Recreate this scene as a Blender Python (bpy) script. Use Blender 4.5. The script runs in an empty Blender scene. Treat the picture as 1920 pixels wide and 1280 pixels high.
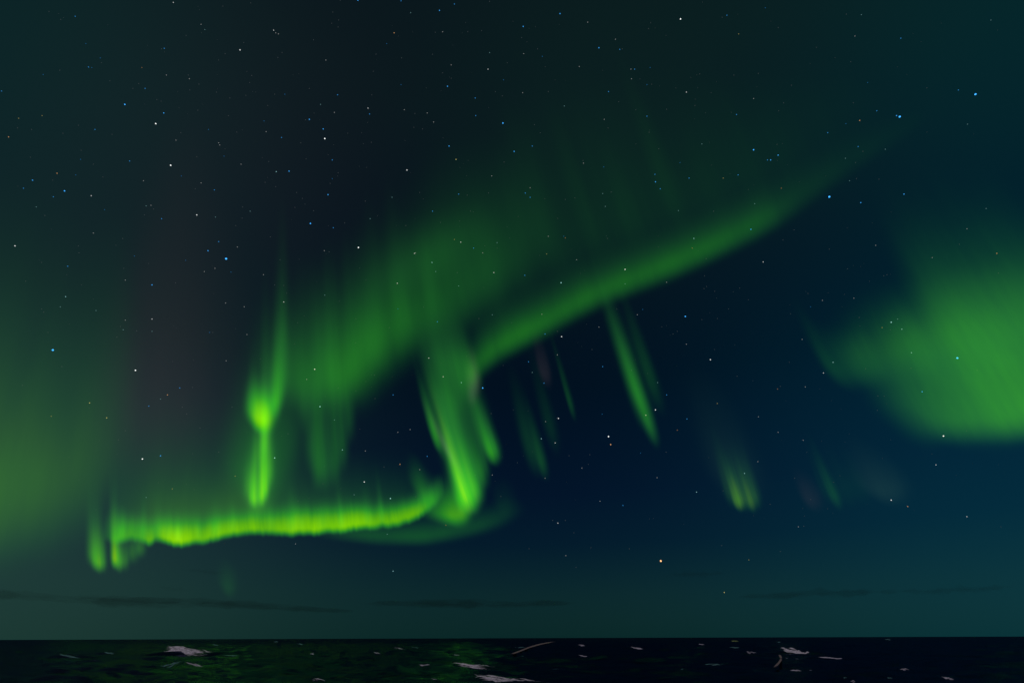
import bpy, math
import numpy as np
from mathutils import Matrix, Vector, Euler

# ------------------------------------------------------------------ camera, sky, added lamp, exposure
scene = bpy.context.scene
COL = scene.collection
PI = math.pi
FOCAL, SENSOR, PITCH, ROLL, CAM_H = 16.0, 36.0, 33.06, -0.19, 7.0
W0, H0 = 1920.0, 1280.0
FPX = FOCAL / SENSOR * W0

cam_d = bpy.data.cameras.new('camera')
cam = bpy.data.objects.new('camera', cam_d)
COL.objects.link(cam)
cam_d.lens, cam_d.sensor_width = FOCAL, SENSOR
cam_d.clip_start, cam_d.clip_end = 0.1, 2.0e7
CAM_ROT = (Matrix.Rotation(math.radians(90 + PITCH), 3, 'X') @ Matrix.Rotation(math.radians(ROLL), 3, 'Z'))
cam.matrix_world = Matrix.Translation((0, 0, CAM_H)) @ CAM_ROT.to_4x4()
scene.camera = cam

FILL_EL, FILL_AZ = 24.0, 205.0          # direction of the added lamp, behind the ship
world = bpy.data.worlds.new('World')
scene.world = world
world.use_nodes = True
wn, wl = world.node_tree.nodes, world.node_tree.links
wn.clear()


def N(nodes, t, **kw):
    n = nodes.new(t)
    for k, v in kw.items():
        if k == 'inp':
            for a, b in v.items():
                n.inputs[a].default_value = b
        else:
            setattr(n, k, v)
    return n


def math_node(nodes, links, op, a, b=None, c=None, clamp=False):
    n = nodes.new('ShaderNodeMath')
    n.operation = op
    n.use_clamp = clamp
    for i, v in enumerate((a, b, c)):
        if v is None:
            continue
        if isinstance(v, (int, float)):
            n.inputs[i].default_value = v
        else:
            links.new(v, n.inputs[i])
    return n.outputs[0]


def ramp(nodes, links, fac, stops, interp='B_SPLINE'):
    n = nodes.new('ShaderNodeValToRGB')
    n.color_ramp.interpolation = interp
    el = n.color_ramp.elements
    while len(el) > 1:
        el.remove(el[-1])
    el[0].position, el[0].color = stops[0][0], (*stops[0][1], 1)
    for p, c in stops[1:]:
        e = el.new(p)
        e.color = (*c, 1)
    links.new(fac, n.inputs[0])
    return n.outputs[0]


def lin(r, g, b):
    f = lambda c: (c / 255) / 12.92 if c <= 10 else ((c / 255 + 0.055) / 1.055) ** 2.4
    return (f(r), f(g), f(b))


wout = N(wn, 'ShaderNodeOutputWorld')
sky = N(wn, 'ShaderNodeTexSky', sky_type='NISHITA', sun_disc=False)
sky.sun_elevation = math.radians(FILL_EL)
sky.sun_rotation = math.radians(FILL_AZ)
bg_sky = N(wn, 'ShaderNodeBackground', inp={'Strength': 0.0012})
tint = N(wn, 'ShaderNodeMix', data_type='RGBA', blend_type='MULTIPLY')
tint.inputs[0].default_value = 1.0
wl.new(sky.outputs[0], tint.inputs[6])
tint.inputs[7].default_value = (0.25, 0.75, 1.0, 1)
wl.new(tint.outputs[2], bg_sky.inputs[0])
# airglow: a smooth glow that depends on height above the horizon, plus the far auroral glow towards the active side
tc = N(wn, 'ShaderNodeTexCoord')
sep = N(wn, 'ShaderNodeSeparateXYZ')
wl.new(tc.outputs['Generated'], sep.inputs[0])
elev = math_node(wn, wl, 'ARCSINE', sep.outputs[2])
eln = math_node(wn, wl, 'DIVIDE', elev, PI / 2)
glow_col = ramp(wn, wl, eln, [
    (0.00, lin(8, 40, 40)), (0.045, lin(7, 36, 40)), (0.10, lin(0, 20, 38)), (0.16, lin(0, 12, 36)),
    (0.30, lin(0, 11, 27)), (0.45, lin(5, 16, 28)), (0.65, lin(10, 22, 28)), (0.85, lin(11, 20, 27)), (1.0, lin(11, 20, 27))], 'LINEAR')
bg_air = N(wn, 'ShaderNodeBackground', inp={'Strength': 0.8})
wl.new(glow_col, bg_air.inputs[0])


def lobe(direction, power, col, strength):
    d = N(wn, 'ShaderNodeVectorMath', operation='DOT_PRODUCT')
    wl.new(tc.outputs['Generated'], d.inputs[0])
    d.inputs[1].default_value = direction
    c = math_node(wn, wl, 'MAXIMUM', d.outputs['Value'], 0.0)
    p = math_node(wn, wl, 'POWER', c, power)
    b = N(wn, 'ShaderNodeBackground')
    b.inputs[0].default_value = (*col, 1)
    wl.new(math_node(wn, wl, 'MULTIPLY', p, strength), b.inputs[1])
    return b.outputs[0]


def add_sh(a, b):
    n = N(wn, 'ShaderNodeAddShader')
    wl.new(a, n.inputs[0])
    wl.new(b, n.inputs[1])
    return n.outputs[0]


def cam_dir(px, py):
    v = CAM_ROT @ Vector(((px - W0 / 2) / FPX, -(py - H0 / 2) / FPX, -1.0))
    return v.normalized()


w = add_sh(bg_sky.outputs[0], bg_air.outputs[0])
w = add_sh(w, lobe(cam_dir(-60, 960), 12.0, (0.42, 1.0, 0.66), 0.025))
w = add_sh(w, lobe(cam_dir(0, 40), 22.0, (0.0, 1.0, 0.60), 0.010))
w = add_sh(w, lobe(cam_dir(1150, 120), 16.0, (0.1, 1.0, 0.45), 0.0055))
w = add_sh(w, lobe(cam_dir(2000, -60), 24.0, (0.0, 1.0, 0.80), 0.012))
w = add_sh(w, lobe(cam_dir(380, 260), 26.0, (1.0, 0.55, 0.70), 0.0036))
w = add_sh(w, lobe(cam_dir(2080, 960), 10.0, (0.0, 0.65, 1.0), 0.022))
wl.new(w, wout.inputs[0])

ship_fill_d = bpy.data.lights.new('moon', 'SUN')  # added lamp behind the camera, standing in for ship's lights on the foam
moon = bpy.data.objects.new('moon', ship_fill_d)
COL.objects.link(moon)
ship_fill_d.energy, ship_fill_d.angle, ship_fill_d.color = 0.50, math.radians(0.5), (1.0, 0.90, 0.98)
_el, _az = math.radians(FILL_EL), math.radians(FILL_AZ)
to_fill = Vector((math.sin(_az) * math.cos(_el), math.cos(_az) * math.cos(_el), math.sin(_el)))
moon.rotation_euler = to_fill.to_track_quat('Z', 'Y').to_euler()
moon.location = (0, -40, 40)

vs = scene.view_settings
vs.view_transform, vs.look, vs.exposure, vs.gamma = 'Standard', 'None', 0.0, 1.0
vs.use_curve_mapping = False
scene.cycles.transparent_max_bounces = 96
scene.cycles.max_bounces = 6
scene.cycles.use_denoising = True
scene.cycles.denoiser = 'OPENIMAGEDENOISE'
scene.cycles.denoising_input_passes = 'RGB_ALBEDO_NORMAL'

# ------------------------------------------------------------------ helpers
rng = np.random.default_rng(7)
CR = np.array(CAM_ROT)


def tag(o, label=None, cat=None, group=None, kind=None):
    for k, v in (('label', label), ('category', cat), ('group', group), ('kind', kind)):
        if v:
            o[k] = v
    return o


def pix_dirs(px, py):
    px, py = np.asarray(px, float), np.asarray(py, float)
    v = np.stack([(px - W0 / 2) / FPX, -(py - H0 / 2) / FPX, -np.ones_like(px)], -1)
    return v @ CR.T


def new_obj(name, verts, faces, mat, parent=None, smooth=True):
    me = bpy.data.meshes.new(name)
    verts = np.asarray(verts, np.float32)
    faces = np.asarray(faces, np.int32)
    nf, k = faces.shape
    me.vertices.add(len(verts))
    me.vertices.foreach_set('co', verts.ravel())
    me.loops.add(nf * k)
    me.loops.foreach_set('vertex_index', faces.ravel())
    me.polygons.add(nf)
    me.polygons.foreach_set('loop_start', np.arange(0, nf * k, k, dtype=np.int32))
    me.polygons.foreach_set('use_smooth', np.full(nf, smooth))
    me.update(calc_edges=True)
    me.materials.append(mat)
    o = bpy.data.objects.new(name, me)
    COL.objects.link(o)
    if parent:
        o.parent = parent
    return o


def grid_faces(nr, nc, off=0):
    i, j = np.meshgrid(np.arange(nr - 1), np.arange(nc - 1), indexing='ij')
    a = (i * nc + j).ravel() + off
    return np.stack([a, a + 1, a + nc + 1, a + nc], -1)


def vnoise1(x, seed):
    x = np.asarray(x, float)
    i = np.floor(x).astype(np.int64)
    f = x - i
    f = f * f * (3 - 2 * f)
    h = lambda k: (np.sin((k * 127.1 + seed * 311.7)) * 43758.5453) % 1.0
    return h(i) * (1 - f) + h(i + 1) * f


def vnoise2(x, y, seed):
    x, y = np.asarray(x, float), np.asarray(y, float)
    ix, iy = np.floor(x), np.floor(y)
    fx, fy = x - ix, y - iy
    fx, fy = fx * fx * (3 - 2 * fx), fy * fy * (3 - 2 * fy)
    h = lambda a, b: (np.sin(a * 127.1 + b * 269.5 + seed * 74.7) * 43758.5453) % 1.0
    return (h(ix, iy) * (1 - fx) + h(ix + 1, iy) * fx) * (1 - fy) + (h(ix, iy + 1) * (1 - fx) + h(ix + 1, iy + 1) * fx) * fy


def new_mat(name):
    m = bpy.data.materials.new(name)
    m.use_nodes = True
    m.node_tree.nodes.clear()
    return m, m.node_tree.nodes, m.node_tree.links


# ------------------------------------------------------------------ sea
def sea_px(px, py):
    """point on the flat sea under a picture direction"""
    d = pix_dirs(px, py)
    t = -CAM_H / d[..., 2]
    return d[..., 0] * t, d[..., 1] * t


# breaking crests: (x0, x1, y_base, height px, brightness kind, lean px, label)
CAPS = [
    (302, 402, 1229, 11, 'thick', 3, 'broad pale grey breaking crest, the largest foam patch under the short hook of the aurora'),
    (402, 472, 1230, 2.5, 'thin', 1, 'thin greenish foam tail trailing from the broad pale grey crest'),
    (104, 158, 1234, 4.5, 'thin', 5, 'thin teal foam line bending down on the dark water, farthest towards the photo edge'),
    (192, 217, 1226, 2.5, 'thin', 2, 'short faint teal foam fleck between the thin teal line and the broad crest'),
    (288, 340, 1251, 5, 'thin', -9, 'faint foam rim rising to a peak below the broad pale crest'),
    (338, 388, 1249, 4, 'mid', 6, 'faint mauve foam rim falling away from a peak below the broad pale crest'),
    (394, 412, 1210, 2.5, 'thin', 1, 'tiny teal foam fleck close to the horizon above the broad crest'),
    (512, 522, 1204, 2.5, 'thin', 0, 'tiny pale fleck of foam touching the horizon, below the bright green column'),
    (551, 576, 1209, 3, 'thin', 3, 'small slanting foam fleck just under the horizon below the middle of the bright band'),
    (580, 590, 1227, 3, 'mid', 0, 'single dot of grey foam beside the green tinted water'),
    (584, 622, 1280, 6, 'thick', 2, 'small bright foam tip cut by the bottom edge of the photo'),
    (697, 715, 1226, 4, 'mid', 3, 'small slanting grey foam crest below the end of the bright band'),
    (736, 764, 1217, 3, 'mid', 3, 'short thin foam line slanting down just under the horizon'),
    (769, 788, 1215, 2.5, 'thin', 2, 'very short thin foam line beside a longer one under the horizon'),
    (847, 873, 1231, 4.5, 'mid', 4, 'slim grey foam crest above the jagged mauve breaking crest'),
    (781, 812, 1251, 5, 'mid', 2, 'small lumpy mauve foam patch beside the jagged mauve crest'),
    (844, 930, 1255, 9, 'thick', 2, 'jagged mauve breaking crest with two peaks in the middle of the water'),
    (903, 922, 1260, 2.5, 'mid', 0, 'thin foam line directly below the jagged mauve crest'),
    (804, 862, 1284, 8, 'thick', 1, 'dimmer end of the large foam mass on the bottom edge of the photo'),
    (886, 1036, 1287, 14, 'thick', 5, 'largest and brightest mauve white foam mass, on the bottom edge of the photo'),
    (962, 988, 1215, 3, 'thin', 0, 'dim foam smudge behind the long curved streak'),
    (972, 994, 1233, 3, 'thin', 0, 'dim foam smudge below the long curved streak'),
    (1083, 1099, 1211, 3, 'mid', 1, 'short level foam fleck near the horizon, past the long curved streak'),
    (1084, 1112, 1233, 4, 'mid', 4, 'slanting grey foam line in the middle distance, past the long curved streak'),
    (1182, 1210, 1217, 4, 'mid', 3, 'foam line with a brighter tip below the orange planet'),
    (1138, 1157, 1251, 3.5, 'mid', 2, 'small grey foam wedge on the dark open water'),
    (1033, 1050, 1256, 2.5, 'thin', 0, 'dim teal foam fleck to the side of the jagged mauve crest'),
    (1272, 1284, 1258, 4, 'thin', -2, 'small dim foam fleck alone on the dark water'),
    (1308, 1324, 1209, 2.5, 'mid', 2, 'faint foam fleck close to the horizon below the twin yellow green beams'),
    (1371, 1388, 1203, 2.5, 'green', 0, 'tiny yellow green glint of foam touching the horizon'),
    (1365, 1388, 1215, 2.5, 'thin', 0, 'short teal foam fleck below the tiny yellow green glint'),
    (1452, 1466, 1204, 3, 'thin', -1, 'tiny dim teal foam fleck on the horizon above the spiky crest'),
    (1466, 1532, 1229, 11, 'thick', 5, 'spiky mauve breaking crest, the brightest beyond the middle of the water'),
    (1528, 1608, 1236, 3, 'mid', 5, 'long thin foam tail stretching away from the spiky mauve crest'),
    (1400, 1420, 1228, 6, 'mid', 1, 'small beige foam knob beside the spiky mauve crest'),
    (1418, 1452, 1231, 2.5, 'thin', 2, 'thin mauve foam line trailing from the small beige knob'),
    (1472, 1518, 1239, 4, 'mid', 4, 'slim mauve foam line right below the spiky crest'),
    (1480, 1510, 1259, 3, 'mid', 1, 'thin mauve foam line at the foot of the hooked streak'),
    (1517, 1530, 1260, 3, 'mid', 0, 'short pale foam dash next to the thin mauve line'),
    (1318, 1362, 1248, 3.5, 'thin', 0, 'dim wide foam smudge ahead of the hooked streak'),
    (1658, 1674, 1200, 2.5, 'thin', 0, 'tiny foam fleck touching the horizon below the faint grey beam'),
    (1684, 1708, 1257, 3.5, 'mid', 1, 'thin bluish foam wedge alone on the dark water'),
    (1762, 1792, 1274, 4, 'mid', 2, 'grey foam fleck low down below the broad green patch'),
    (1582, 1592, 1274, 4, 'thin', 0, 'dim foam dot near the bottom edge, nearer the hooked streak'),
    (1594, 1606, 1280, 3.5, 'mid', 0, 'pale foam dot on the very bottom edge of the photo'),
    (1664, 1676, 1273, 2.5, 'thin', 0, 'dim teal foam dot near the bottom edge below the bluish wedge'),
]
STREAKS = [
    ([(959, 1231), (975, 1224), (992, 1216), (1012, 1209), (1037, 1203.5)], 2.4, 'long thin pinkish light streak curving up across the dark water'),
    ([(1463, 1233), (1466, 1238), (1466, 1244), (1462, 1251), (1454, 1261)], 2.6, 'short hooked pink light streak below the spiky mauve crest'),
]
PXA = FPX * (1 + (554 / FPX) ** 2) ** 0.5        # px per radian near the horizon, across


def horizon_y(px):
    return 1194.0


class Cap:
    pass


caps = []
for (x0, x1, yb, hp, kind, lean, label) in CAPS:
    c = Cap()
    cx = (x0 + x1) / 2
    gx, gy = sea_px(cx, yb)
    d = math.hypot(gx, gy)
    if d > 1100:
        s = 1100 / d
    else:
        s = 1.0
    c.p = np.array([gx, gy])
    c.d = d
    c.f = c.p / d                                # away from the ship
    c.r = np.array([c.f[1], -c.f[0]])
    depr = math.atan2(CAM_H, d)
    ax = (cx - W0 / 2) / FPX
    per = d * math.sqrt(1 + ax * ax) / PXA / math.sqrt(1 + (ax * 0.84) ** 2)
    xl, yl = sea_px(x0, yb)
    xr, yr = sea_px(x1, yb)
    c.w = math.hypot(xr - xl, yr - yl)
    c.h = hp * per * (0.92 if hp > 5 else 0.75)
    c.ridge = min(0.8 * c.h, 0.55 + 0.004 * d)
    c.sig = max(1.6, 0.010 * d)
    c.kind, c.lean, c.label = kind, lean * per, label
    c.x0, c.x1, c.yb, c.hp = x0, x1, yb, hp
    caps.append(c)

NW = 70
wdir0 = math.radians(205)
wl_len = np.exp(rng.uniform(math.log(3.0), math.log(60), NW))
wl_dir = wdir0 + rng.normal(0, 0.55, NW)
wl_amp = 0.020 * wl_len ** 0.9 * rng.uniform(0.5, 1.2, NW)
wl_amp *= 0.55 / math.sqrt((wl_amp ** 2).sum() / 2)
wl_ph = rng.uniform(0, 2 * PI, NW)


def sea_height(x, y, spacing):
    d = np.hypot(x, y)
    z = np.zeros_like(x)
    for L, a, t, p in zip(wl_len, wl_amp, wl_dir, wl_ph):
        k = 2 * PI / L
        att = np.clip((L / np.maximum(spacing, 1e-3) - 2.5) / 3.0, 0, 1)
        ph = k * (x * math.sin(t) + y * math.cos(t)) + p + 0.6 * np.sin(0.37 * k * (x * math.cos(t) - y * math.sin(t)) + 2.1 * p)
        s = np.sin(ph)
        z += a * att * (s + 0.22 * np.cos(2 * ph))
    z *= np.clip((9000 - d) / 6000, 0, 1)
    for c in caps:
        dx, dy = x - c.p[0], y - c.p[1]
        u = dx * c.r[0] + dy * c.r[1]
        v = dx * c.f[0] + dy * c.f[1]
        m = (np.abs(u) < c.w * 1.4 + 6) & (np.abs(v) < 5 * c.sig)
        if m.any():
            lat = np.exp(-(u[m] / (c.w * 0.75 + 2)) ** 4)
            vv = v[m] - c.sig * 1.2
            prof = np.where(vv < 0, np.exp(-(vv / (c.sig * 0.8)) ** 2), np.exp(-(vv / (c.sig * 1.7)) ** 2))
            z[m] += c.ridge * lat * prof - z[m] * 0.5 * lat * np.exp(-(v[m] / (2.5 * c.sig)) ** 2)
    return z


def build_sea():
    a1 = np.linspace(-68, 68, 1000)
    a2 = np.linspace(68, 292, 76)[1:-1]
    ang = np.radians(np.concatenate([a1, a2]))
    rad = [4.0]
    while rad[-1] < 70000:
        r = rad[-1]
        step = 0.02 if r < 60 else (0.0062 if r < 900 else (0.012 if r < 4000 else 0.06))
        rad.append(r * (1 + step))
    rad = np.array([0.5] + rad)
    R, A = np.meshgrid(rad, ang, indexing='ij')
    x, y = R * np.sin(A), R * np.cos(A)
    dense = np.abs(A) <= math.radians(68.1)
    sp = np.where(dense, np.maximum(R * 0.0062, R * 0.0024), R * 0.06)
    z = sea_height(x, y, sp)
    nr, nc = x.shape
    f = grid_faces(nr, nc)
    i = np.arange(nr - 1) * nc
    wrap = np.stack([i + nc - 1, i, i + nc, i + 2 * nc - 1], -1)
    v = np.stack([x.ravel(), y.ravel(), z.ravel()], -1)
    return v, np.concatenate([f, wrap])[:, ::-1]


m_sea, n, l = new_mat('sea_water')
out = N(n, 'ShaderNodeOutputMaterial')
b = N(n, 'ShaderNodeMixShader', inp={0: 0.17})
sd = N(n, 'ShaderNodeBsdfDiffuse', inp={'Color': (0.002, 0.010, 0.016, 1)})
sg = N(n, 'ShaderNodeBsdfGlossy', inp={'Color': (0.32, 0.32, 0.62, 1), 'Roughness': 0.14})
fr = N(n, 'ShaderNodeFresnel', inp={'IOR': 1.33})
l.new(math_node(n, l, 'MULTIPLY_ADD', fr.outputs[0], 0.25, 0.008), b.inputs[0])
l.new(sd.outputs[0], b.inputs[1])
l.new(sg.outputs[0], b.inputs[2])
geo = N(n, 'ShaderNodeNewGeometry')
mp = N(n, 'ShaderNodeMapping')
mp.inputs['Rotation'].default_value = (0, 0, math.radians(25))
mp.inputs['Scale'].default_value = (0.55, 1.0, 1.0)
l.new(geo.outputs['Position'], mp.inputs[0])
nz = N(n, 'ShaderNodeTexNoise', inp={'Scale': 0.9, 'Detail': 6.0, 'Roughness': 0.62})
l.new(mp.outputs[0], nz.inputs['Vector'])
nz2 = N(n, 'ShaderNodeTexNoise', inp={'Scale': 0.12, 'Detail': 3.0, 'Roughness': 0.6})
l.new(mp.outputs[0], nz2.inputs['Vector'])
hgt = math_node(n, l, 'ADD', math_node(n, l, 'MULTIPLY', nz.outputs[0], 0.35), math_node(n, l, 'MULTIPLY', nz2.outputs[0], 1.6))
bp = N(n, 'ShaderNodeBump', inp={'Strength': 0.40, 'Distance': 0.6})
l.new(hgt, bp.inputs['Height'])
l.new(bp.outputs[0], sg.inputs['Normal'])
l.new(bp.outputs[0], sd.inputs['Normal'])
l.new(bp.outputs[0], fr.inputs['Normal'])
l.new(b.outputs[0], out.inputs[0])
sv, sf = build_sea()
sea = new_obj('sea', sv, sf, m_sea)
tag(sea, 'dark choppy open sea under the aurora', None, None, 'structure')

# ------------------------------------------------------------------ foam on the crests


def foam_mat(name, col, su=1.0, sv=1.0, lo=0.28, hi=0.56):
    """foam: white where the bubbles cover the water, breaking up into streaks where the cover thins out"""
    m, n, l = new_mat(name)
    out = N(n, 'ShaderNodeOutputMaterial')
    b = N(n, 'ShaderNodeBsdfPrincipled', inp={'Roughness': 0.95, 'Specular IOR Level': 0.1})
    b.inputs['Base Color'].default_value = (*col, 1)
    cov = N(n, 'ShaderNodeAttribute', attribute_name='cover').outputs['Fac']
    fu = N(n, 'ShaderNodeAttribute', attribute_name='foam_uv').outputs['Vector']
    mp = N(n, 'ShaderNodeMapping')
    mp.inputs['Scale'].default_value = (su, sv, 1.0)
    mp.inputs['Rotation'].default_value = (0, 0, math.radians(12))
    l.new(fu, mp.inputs[0])
    nz = N(n, 'ShaderNodeTexNoise', inp={'Scale': 1.0, 'Detail': 5.0, 'Roughness': 0.65})
    l.new(mp.outputs[0], nz.inputs['Vector'])
    st = N(n, 'ShaderNodeMapRange', inp={'From Min': lo, 'From Max': hi})
    l.new(nz.outputs[0], st.inputs[0])
    a0 = math_node(n, l, 'MULTIPLY_ADD', cov, 0.85, -0.85)
    alpha = math_node(n, l, 'MULTIPLY', math_node(n, l, 'ADD', st.outputs[0], a0), 1.5, clamp=True)
    tr = N(n, 'ShaderNodeBsdfTransparent')
    mx = N(n, 'ShaderNodeMixShader')
    l.new(alpha, mx.inputs[0])
    l.new(tr.outputs[0], mx.inputs[1])
    l.new(b.outputs[0], mx.inputs[2])
    l.new(mx.outputs[0], out.inputs[0])
    return m


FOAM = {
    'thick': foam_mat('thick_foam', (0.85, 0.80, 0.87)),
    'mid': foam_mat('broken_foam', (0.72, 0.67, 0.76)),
    'thin': foam_mat('aurora_lit_foam', (0.14, 0.30, 0.29)),  # dimmer aurora light on these crests is put into a teal colour
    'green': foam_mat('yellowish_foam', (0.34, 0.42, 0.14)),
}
m_streak = foam_mat('pinkish_light_streak', (0.62, 0.44, 0.42), lo=0.1, hi=0.45)  # pink of the curved light trails, shaped as strips of foam


def strand_mesh(xs, ys, wpx, zb, seed, lift=1.0):
    """one thin rope of foam: centre line given by ground directions; it stands a little off the water, rounded across"""
    gx, gy = sea_px(xs, ys)
    gd = np.hypot(gx, gy)
    na, nb = len(xs), 5
    rows = []
    for j in range(nb):
        t = (j - (nb - 1) / 2) / ((nb - 1) / 2)
        # across the rope: leaning back with the wave face, so it has height and depth
        hz = t * wpx * gd / PXA
        rows.append(np.stack([gx + gx / gd * hz * 0.9, gy + gy / gd * hz * 0.9, zb + hz * lift + 0.05], -1))
    return np.stack(rows, 1).reshape(-1, 3), na, nb


def build_cap(c, k):
    """foam of one breaking crest: several thin ropes of froth drawn out along the wave"""
    r = np.random.default_rng(500 + k)
    w = c.x1 - c.x0
    big = c.hp > 5
    n = int(np.clip(w * c.hp / 70, 4, 16)) if big else 2
    V, Fc, CV, UV, off = [], [], [], [], 0
    for i in range(n):
        if big:
            f = i / max(1, n - 1)
            a = c.x0 + w * r.uniform(0.0, 0.30) * (0.3 + f)
            e = a + w * r.uniform(0.45, 0.95) * (1.05 - 0.35 * f)
            e = min(e, c.x1 + 0.04 * w)
            yy = c.yb - c.hp * (0.05 + 0.85 * (1 - f)) * r.uniform(0.85, 1.1)
            th = c.hp * r.uniform(0.07, 0.15)
            drop = (c.hp * 0.55 * (1 - f) + c.lean_px * 0.6)
        else:
            a = c.x0 + w * r.uniform(0, 0.15) + (w * 0.3 if i else 0)
            e = c.x1 - w * r.uniform(0, 0.15) - (w * 0.3 if not i and n > 2 else 0)
            yy = c.yb - c.hp * (0.6 if i == 0 else 0.3)
            th = c.hp * r.uniform(0.18, 0.28)
            drop = c.lean_px
        m = int(np.clip((e - a) * 0.7, 10, 70))
        t = np.linspace(0, 1, m)
        xs = a + (e - a) * t
        ys = yy + drop * (t ** 1.2 - 0.35) + 0.35 * c.hp * (vnoise1(t * 3 + 2, 31 + k * 1.7 + i) - 0.5) + 0.18 * c.hp * (vnoise1(t * 9, 7 + k + i * 2.3) - 0.5)
        prof = np.sin(np.clip(t / 0.3, 0, 1) * PI / 2) * np.cos(np.clip((t - 0.3) / 0.7, 0, 1) * PI / 2) ** 0.8
        wid = th * (0.25 + 0.75 * prof) * (0.6 + 0.8 * vnoise1(t * m * 0.16, 3 + k + i * 5.1))
        ybase = np.full(m, c.yb)
        # laid out at the distance of the crest, raised by its height above the foot of the wave
        gx, gy = sea_px(xs, ybase)
        gd = np.hypot(gx, gy)
        rise = (c.yb - ys) * gd / PXA
        v, na, nb = strand_mesh(xs, ybase, wid, 0.0, k)
        v[:, 2] += np.repeat(np.maximum(rise, 0.02), nb)
        back = np.repeat(rise, nb) * 0.6
        v[:, 0] += back * np.repeat(gx / gd, nb)
        v[:, 1] += back * np.repeat(gy / gd, nb)
        cross = np.cos(np.linspace(-1, 1, nb) * PI / 2) ** 0.6
        cov = (np.clip(prof * 1.3, 0, 1) * (0.42 + 0.65 * vnoise1(t * m * 0.22, 11 + k + i)))[:, None] * cross[None, :]
        V.append(v)
        Fc.append(grid_faces(na, nb, off))
        CV.append(np.clip(cov, 0, 1).ravel())
        UV.append(np.stack([np.repeat(xs, nb) * 0.07 + i * 5.7, np.tile(np.linspace(0, 1, nb), na) * 1.5 + i * 3.1, np.full(na * nb, k * 1.7)], -1))
        off += na * nb
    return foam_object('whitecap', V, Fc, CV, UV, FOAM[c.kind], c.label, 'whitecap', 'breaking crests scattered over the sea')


def foam_object(name, V, Fc, CV, UV, mat, label, cat, group):
    o = new_obj(name, np.concatenate(V), np.concatenate(Fc), mat)
    at = o.data.attributes.new('cover', 'FLOAT', 'POINT')
    at.data.foreach_set('value', np.concatenate(CV).astype(np.float32))
    at = o.data.attributes.new('foam_uv', 'FLOAT_VECTOR', 'POINT')
    at.data.foreach_set('vector', np.concatenate(UV).astype(np.float32).ravel())
    tag(o, label, cat, group)
    return o


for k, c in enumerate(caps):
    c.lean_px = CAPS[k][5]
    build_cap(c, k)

for pts, wpx, label in STREAKS:
    P = np.array(pts, float)
    t = np.linspace(0, len(P) - 1, 48)
    xs, ys = np.interp(t, range(len(P)), P[:, 0]), np.interp(t, range(len(P)), P[:, 1])
    for _ in range(6):
        xs[1:-1] = (xs[:-2] + xs[1:-1] * 2 + xs[2:]) / 4
        ys[1:-1] = (ys[:-2] + ys[1:-1] * 2 + ys[2:]) / 4
    gx, gy = sea_px(xs, ys)
    gd = np.hypot(gx, gy)
    tan = np.stack([np.gradient(xs), np.gradient(ys)], -1)
    tan /= np.linalg.norm(tan, axis=1)[:, None]
    nb = 5
    rows = []
    for j in range(nb):
        # a light trail shaped as a flat strip over the waves, as wide as it needs to be to show at this low angle
        q = (j - 2) / 2 * wpx * 0.7 / np.clip(np.abs(tan[:, 1]), 0.3, 1)
        rows.append(np.stack([gx + q * gd / PXA * gy / gd, gy - q * gd / PXA * gx / gd, np.full_like(gx, 1.0 + 0.15 * (1 - ((j - 2) / 2) ** 2))], -1))
    V = np.stack(rows, 1).reshape(-1, 3)
    cov = (np.clip(np.minimum(t, len(P) - 1 - t) * 2.5, 0.2, 1) * 1.0)[:, None] * np.cos(np.linspace(-1, 1, nb) * PI / 2)[None, :] ** 0.6
    UV = np.stack([np.repeat(t, nb) * 0.8, np.tile(np.linspace(0, 1, nb), len(t)), np.zeros(len(t) * nb)], -1)
    foam_object('light_streak', [V], [grid_faces(len(t), nb)], [np.clip(cov, 0, 1).ravel()], [UV], m_streak, label, 'light streak', 'thin curved light streaks over the water')

# ------------------------------------------------------------------ aurora
AUR_H = 100000.0 - CAM_H                              # lower border of the curtains, 100 km up
F_UP = np.array(cam_dir(520, -1700))                  # direction of the field lines (towards the magnetic zenith)


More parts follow.
